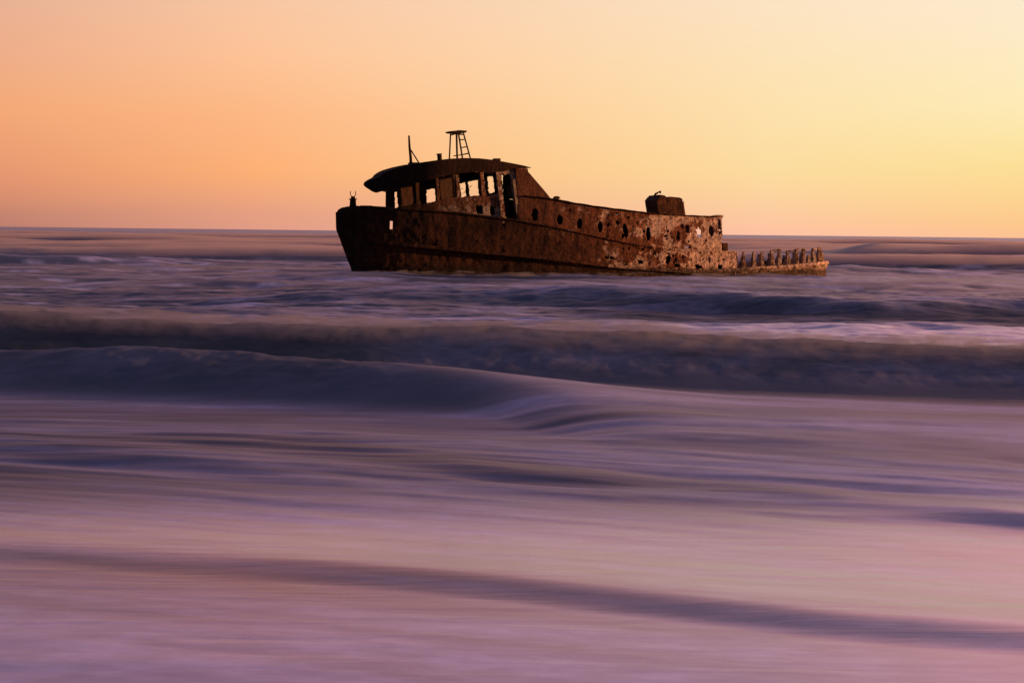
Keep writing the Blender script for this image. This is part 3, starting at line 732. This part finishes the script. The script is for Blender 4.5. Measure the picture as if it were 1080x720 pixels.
# window posts standing proud of the plating
def post(px0, py0, px1, py1, wd, mat=M_wheel, name='window_post', dep=.06):
    s0, z0 = near(px0, py0, wh); s1, z1 = near(px1, py1, wh)
    verts = []; faces = []; n = 8
    for i in range(n + 1):
        s = s0 + (s1 - s0) * i / n; z = z0 + (z1 - z0) * i / n; b = float(wh(s, z)); j = .01 * random.uniform(-1, 1)
        for ds, dw in ((-wd / 2, -.03), (wd / 2, -.03), (wd / 2 + j, dep), (-wd / 2 + j, dep)): verts.append((s + ds, -(b + dw), z))
    for i in range(n):
        for k in range(4): faces.append((i * 4 + k, i * 4 + (k + 1) % 4, (i + 1) * 4 + (k + 1) % 4, (i + 1) * 4 + k))
    faces += [(0, 1, 2, 3), tuple(n * 4 + k for k in range(4))[::-1]]
    return mesh_obj(name, verts, faces, mat, wheel, False)
post(439.3, 192, 440.8, 215.5, .10); post(460.5, 187, 461.7, 212, .07); post(481.3, 183, 482.8, 208, .08); post(507, 180, 509.5, 206.5, .10)
post(524.8, 181, 530.5, 229, .16)
post(541.3, 189, 546.8, 232, .11, M_board, 'door_plank', .09)['label'] = 'pale bare plank leaning beside the doorway'
# torn strip hanging across the open door and rods in the window
def near3(px, py, fn, off=0.0):
    s, z = near(px, py, fn); return (s, -float(fn(s, z)) + off, z)
tube_pts('torn_strip', [near3(530.5, 201, wh, .6), near3(533.5, 197, wh, .55), near3(537, 194, wh, .5)], .035, M_iron, wheel, 5)
tube_pts('bent_rod', [near3(494, 204, wh, .9), near3(498, 199, wh, .9), near3(503.5, 195, wh, .9)], .012, M_iron, wheel, 5)
tube_pts('bent_rod', [near3(495.5, 192, wh, .9), near3(498, 194.5, wh, .9), near3(500.5, 200, wh, .9)], .010, M_iron, wheel, 5)
tube_pts('bent_rod', [near3(486, 199, wh, .9), near3(490, 197.5, wh, .9), near3(494, 199, wh, .9)], .010, M_iron, wheel, 5)

# roof: a cambered slab running out to a visor over the bow
up = [(387.2, 193.6), (390, 191.2), (396, 188.6), (403, 186.2), (407, 182.8), (413, 179.8), (420, 177.2), (434, 173.6), (448, 170.8), (462, 168.8), (475, 167.4), (490, 166.7), (505, 167), (520, 168.6), (540, 172.2), (552, 174.6), (559.5, 176.6)]
lo = [(387.2, 194.6), (390, 196.2), (397, 198.6), (403, 200.8), (410, 202.4), (418, 200.5), (434, 195), (448, 191), (462, 187.2), (475, 184.2), (490, 182), (505, 181.2), (520, 181.8), (530, 181), (540, 178), (552, 177.2), (559.5, 177.3)]
SR0, _ = p2l(387.2, 194, .8); SR1 = p2l(559.8, 177, 2.2)[0]
def rh(s, z=0.0):
    q = np.clip((np.asarray(s, float) - SR0) / 3.6, 0, 1)
    return np.maximum(2.28 * (1 - (1 - q) ** 2.2) ** .82, 0.0)
def cline(pts, w_):
    P_ = [p2l(a_, b_, float(np.interp(a_, [387, 412, 440], [.8, 1.7, 2.25]))) for a_, b_ in pts]
    return lambda s: np.interp(s, [p[0] for p in P_], [p[1] for p in P_])
upf = cline(up, 0); lof = cline(lo, 0)
def roof_mesh():
    ss = np.unique(np.concatenate([SR0 + .002 + np.linspace(0, 1, 50) ** 2 * 1.2, np.arange(SR0 + 1.2, SR1, .05)])); ny = 26; verts = []; faces = []
    for s in ss:
        b = float(rh(s)); zu = float(upf(s)); zl = float(lof(s))
        rowt = []
        for k in range(ny + 1):
            v = -1 + 2 * k / ny
            rowt.append((s, v * b, zu + .0 * (1 - v * v) - .0))
        # fascia bottom edges and recessed soffit
        rowb = [(s, b, zl + .02 * float(fbm(s / .3, s * 0 + 9, 3, 5))), (s, b - min(.12, b * .4), zl + .0), (s, b - min(.16, b * .5), (zl + zu) / 2),
                (s, -b + min(.16, b * .5), (zl + zu) / 2), (s, -b + min(.12, b * .4), zl + .0), (s, -b, zl + .02 * float(fbm(s / .3, s * 0 + 4, 3, 6)))]
        verts += rowt + rowb
    nn = ny + 1 + 6
    for i in range(len(ss) - 1):
        for k in range(nn):
            faces.append((i * nn + k, (i + 1) * nn + k, (i + 1) * nn + (k + 1) % nn, i * nn + (k + 1) % nn))
    faces.append(tuple(range(nn))); faces.append(tuple((len(ss) - 1) * nn + k for k in range(nn))[::-1])
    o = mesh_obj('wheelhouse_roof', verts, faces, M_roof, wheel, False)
    return o
roof_mesh()
# slanting wing plate abaft the wheelhouse
def plate_poly(name, pix, w_, th, mat, parent, sub=0):
    """a flat fore-and-aft plate of real thickness"""
    pts = [p2l(a_, b_, w_) for a_, b_ in pix]; n = len(pts)
    verts = [(s, -w_, z) for s, z in pts] + [(s, -w_ + th, z) for s, z in pts]
    faces = [tuple(range(n)), tuple(range(n, 2 * n))[::-1]] + [(i, i + n, (i + 1) % n + n, (i + 1) % n) for i in range(n)]
    return mesh_obj(name, verts, faces, mat, parent, False)
plate_poly('wing_plate', [(544, 178), (554, 177.8), (560, 184.5), (566, 191.5), (573, 199.5), (581, 209.4), (570, 208.8), (546, 207.6)], 2.05, .05, M_house, wheel)
plate_poly('wing_plate', [(547, 178), (554, 177.8), (562, 187), (573, 199.5), (581, 209.4), (546, 209)], -2.05, .05, M_house, wheel)

# ------------------------------------------------ things bolted on the roof
def roofp(px, py, w_=0.0):
    s, z = p2l(px, py, w_); return Vector((s, -w_, z))
def box_at(name, px0, py0, px1, py1, w_, dep, mat, parent, taper=1.0, bevel=.01):
    s0, z1 = p2l(px0, py0, w_); s1, z0 = p2l(px1, py1, w_)
    c = (s0 + s1) / 2; hw = (s1 - s0) / 2; verts = []
    for z, k in ((z0, 1.0), (z1, taper)):
        for a_, b_ in ((-1, -1), (1, -1), (1, 1), (-1, 1)): verts.append((c + a_ * hw * k, -w_ + dep / 2 + b_ * dep / 2 * k, z))
    faces = [(0, 3, 2, 1), (4, 5, 6, 7)] + [(i, (i + 1) % 4, (i + 1) % 4 + 4, i + 4) for i in range(4)]
    o = mesh_obj(name, verts, faces, mat, parent, False)
    md = o.modifiers.new('edge', 'BEVEL'); md.width = bevel; md.segments = 2
    return o
mast = tube_pts('mast', [roofp(433.5, 175), roofp(433.1, 166), roofp(431.9, 155), roofp(431.3, 143)], .055, M_iron, ship, 8, [1.2, 1.1, .9, .7])
tube_pts('mast_stay', [roofp(432.2, 156.5), roofp(436.6, 163.5), roofp(441.6, 171.5)], .028, M_iron, mast, 6)
box_at('mast_foot', 433, 171.2, 445.5, 174.5, .25, .5, M_iron, mast)
tube_pts('vent_pipe', [roofp(463.9, 170), roofp(463.5, 165), roofp(463.2, 162.4)], .10, M_iron, ship, 12)
o_ = tube_pts('vent_cap', [roofp(463.2, 163.2), roofp(463.1, 162)], .115, M_iron, bpy.data.objects['vent_pipe'], 12)
box_at('roof_hatch', 522.5, 167, 528, 170.5, .3, .5, M_iron, ship)
# lookout frame
tw = bpy.data.objects.new('lookout_frame', None); C.objects.link(tw); tw.parent = ship; tw.location = (p2l(484, 168, 0)[0], 0, p2l(484, 168, 0)[1])
def tw_local(v): return Vector(v) - tw.location
def leg(a_, b_, w0, w1, r=.032):
    tube_pts('leg', [tw_local(roofp(*a_, w0)), tw_local(roofp(*b_, w1))], r, M_iron, tw, 8)
leg((473.9, 169), (475.2, 141), .55, .38); leg((482.2, 169), (481.5, 141), .55, .38, .042)
leg((488, 169), (483.6, 141), -.5, -.35, .036); leg((496.6, 169), (488.8, 140.5), -.5, -.35)
for (a_, b_, c_, d_) in ((484.4, 147.8, 490.8, 147), (485.2, 156, 493, 154.8), (486.6, 163.4, 495.2, 161.8)):
    tube_pts('rung', [tw_local(roofp(a_, b_, -.42)), tw_local(roofp(c_, d_, -.42))], .024, M_iron, tw, 6)
tube_pts('cross_bar', [tw_local(roofp(478.5, 164.5, .4)), tw_local(roofp(486, 163.5, .1)), tw_local(roofp(495, 161.4, -.4))], .022, M_iron, tw, 6)
tube_pts('cross_bar', [tw_local(roofp(475.2, 142.6, .38)), tw_local(roofp(480, 141.3, .38)), tw_local(roofp(489, 142, -.3))], .03, M_iron, tw, 6)
def platform():
    pix = [(471.6, 139.0), (476, 138.6), (482, 137.8), (490, 138.4), (489.4, 140.3), (484, 140.8), (483, 141.6), (479, 140.8), (473.5, 140.6)]
    pts = [p2l(a_, b_, 0) for a_, b_ in pix]; n = len(pts); verts = []
    for y in (-.42, .42): verts += [tw_local((s, y, z)) for s, z in pts]
    faces = [tuple(range(n)), tuple(range(n, 2 * n))[::-1]] + [(i, i + n, (i + 1) % n + n, (i + 1) % n) for i in range(n)]
    mesh_obj('platform', verts, faces, M_iron, tw, False)
platform()
# bow bollard with a broken lamp cage
def lathe(name, c, prof, mat, parent, n=14):
    verts = []; faces = []
    for r, z in prof:
        for k in range(n): verts.append((c[0] + r * math.cos(2 * math.pi * k / n), c[1] + r * math.sin(2 * math.pi * k / n), c[2] + z))
    for i in range(len(prof) - 1):
        for k in range(n): faces.append((i * n + k, i * n + (k + 1) % n, (i + 1) * n + (k + 1) % n, (i + 1) * n + k))
    faces += [tuple(range(n))[::-1], tuple((len(prof) - 1) * n + k for k in range(n))]
    return mesh_obj(name, verts, faces, mat, parent)
bp = roofp(372.2, 218.5, 0)
bol = lathe('bow_bollard', bp, [(.16, -.25), (.16, 0), (.135, .12), (.125, .30), (.18, .32), (.18, .345), (.09, .36), (.085, .44), (.05, .45)], M_iron, ship)
for sgn in (-1, 1):
    tube_pts('prong', [bp + Vector((sgn * .05, 0, .43)), bp + Vector((sgn * .115, 0, .52)), bp + Vector((sgn * .10, 0, .66))], .016, M_iron, bol, 6)

# ------------------------------------------------ rusted tank on the deckhouse roof
def extr(name, pix, w0, w1, mat, parent, div=6, warp=.03, seed=1):
    pts = [p2l(a_, b_, (w0 + w1) / 2) for a_, b_ in pix]; n = len(pts); verts = []; faces = []
    for k in range(div + 1):
        y = -(w0 + (w1 - w0) * k / div)
        for i, (s, z) in enumerate(pts): verts.append((s + warp * float(fbm(np.array(y * 2.0), np.array(i * 1.3), 2, seed)), y, z + warp * float(fbm(np.array(y * 2.0), np.array(i * 1.7 + 9), 2, seed))))
    for k in range(div):
        for i in range(n): faces.append((k * n + i, (k + 1) * n + i, (k + 1) * n + (i + 1) % n, k * n + (i + 1) % n))
    faces += [tuple(range(n)), tuple(div * n + i for i in range(n))[::-1]]
    return mesh_obj(name, verts, faces, mat, parent, False)
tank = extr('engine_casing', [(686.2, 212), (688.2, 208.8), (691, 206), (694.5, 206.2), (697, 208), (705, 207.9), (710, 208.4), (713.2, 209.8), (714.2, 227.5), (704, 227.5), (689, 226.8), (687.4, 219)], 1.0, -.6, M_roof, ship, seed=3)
tank['label'] = 'dark boxy engine casing with a torn hooked corner'
tube_pts('torn_hook', [roofp(689.5, 208, .6), roofp(691.5, 204.6, .6), roofp(694.5, 202.8, .6), roofp(696.8, 202.6, .6)], .05, M_roof, tank, 6, [1, 1, .6, 1.4])
extr('torn_plate', [(713.5, 210), (717.6, 210.4), (718, 216), (719, 221), (720, 227.6), (713.8, 227.6)], .95, .88, M_house, tank, 2, .01, 5)
extr('torn_plate', [(720.8, 212), (721.6, 219), (722.8, 227.8), (718.5, 227.8), (718.8, 216.5)], .7, .62, M_house, tank, 2, .01, 7)
extr('torn_plate', [(714.5, 212), (718, 214), (718, 227.8), (714.5, 227.6)], -.3, -.36, M_house, tank, 2, .01, 8)
extr('roof_coaming', [(702, 226.6), (713, 226.4), (713, 228.6), (702, 228.4)], 1.7, 1.5, M_rib, ship, 2, .01, 9)
# scrap on the roof edge
extr('scrap_lump', [(583.2, 210.6), (584, 208.2), (585.6, 206.8), (588.4, 206.9), (590.8, 209.4), (588.8, 209.6), (588.6, 212)], 1.9, 1.65, M_iron, ship, 2, .02, 11)
extr('roof_scrap', [(751, 227.4), (757, 226.8), (761, 227.4), (761, 229.6), (751, 229.4)], 2.3, 1.9, M_rib, ship, 3, .02, 12)
# steel lockers at the after end
for (x0, x1) in ((756.4, 761.6), (762.2, 767.8)):
    o_ = box_at('deck_locker', x0, 256.2, x1, 265.4, 1.7, .8, M_iron, ship, 1.0, .02)

# ------------------------------------------------ bare frames round the stern
def rib(px_b, py_b, px_t, py_t, side, wb, wt, foot=1.0, kink=0.0):
    """a frame: a T-bar whose rusted web narrows to the top and bellies out at the foot"""
    w_ = float(hb(near(px_b, py_b, hb, side)[0], .5)) - .06
    s0, z0 = p2l(px_b, py_b, side * w_); s1, z1 = p2l(px_t, py_t, side * (w_ + .03))
    z0 -= .15
    n = 9; verts = []; faces = []
    L_, R_ = [], []
    for i in range(n + 1):
        u = i / n; s = s0 + (s1 - s0) * u + kink * math.sin(u * math.pi); z = z0 + (z1 - z0) * u
        wd = wb * 1.0 * foot * (1 - u) ** 1.8 + wt * 1.4 + .018 * random.uniform(-1, 1)
        y = -side * (w_ + .03 * u); inn = side * (.14 + .62 * (1 - u) ** 1.2)
        for ds, dy in ((-wd / 2, 0), (wd / 2, 0), (wd / 2 * .7, inn), (-wd / 2 * .7, inn)): verts.append((s + ds + .01 * random.uniform(-1, 1), y + dy, z))
    for i in range(n):
        for k in range(4): faces.append((i * 4 + k, i * 4 + (k + 1) % 4, (i + 1) * 4 + (k + 1) % 4, (i + 1) * 4 + k))
    faces += [(0, 1, 2, 3), tuple(n * 4 + k for k in range(4))[::-1]]
    return mesh_obj('rib', verts, faces, M_rib, ship, False)
for a_ in ((785.5, 284, 784.5, 265.8, 1, .16, .055), (796.5, 283.5, 795.5, 265.6, 1, .16, .07), (804.5, 283, 804, 265.2, 1, .2, .05), (815, 282, 814.2, 264, 1, .26, .06, 1, .02),
           (823, 281.5, 822.4, 263.8, 1, .26, .05), (832, 281, 830.8, 264.2, 1, .24, .06, 1, .04), (841.5, 280, 840.3, 263, 1, .16, .055), (848.6, 279, 847.8, 262.6, 1, .14, .07),
           (854, 278.8, 853.6, 269, 1, .08, .08), (860.5, 278, 858, 262.2, 1, .16, .08), (866, 277.4, 864.6, 260.2, 1, .14, .09), (869, 277, 867.6, 266, 1, .12, .05),
           (790, 281, 790, 276, -1, .1, .05), (826.5, 279, 826, 269, -1, .12, .05), (836, 278, 836.5, 266, -1, .14, .05), (844, 277.6, 844, 267, -1, .12, .05), (856.5, 276.8, 857, 268.5, -1, .12, .06), (811, 280, 810.5, 267, -1, .14, .05), (800, 281, 799.5, 268, -1, .12, .05)):
    rib(*a_)
def capbar(pp, side=1, r=.045):
    pts = []
    for px, py in pp:
        w_ = float(hb(near(px, py, hb, side)[0], .5)) - .1
        s, z = p2l(px, py, side * w_); pts.append((s, -side * w_, z))
    tube_pts('rail_fragment', pts, r, M_rib, ship, 6)
capbar([(813, 265), (817, 264), (823.6, 263.6)]); capbar([(831, 264.6), (836, 264.6), (841, 263), (848.5, 262.8)], r=.035); capbar([(856.4, 262.6), (861, 262.4)], r=.04)
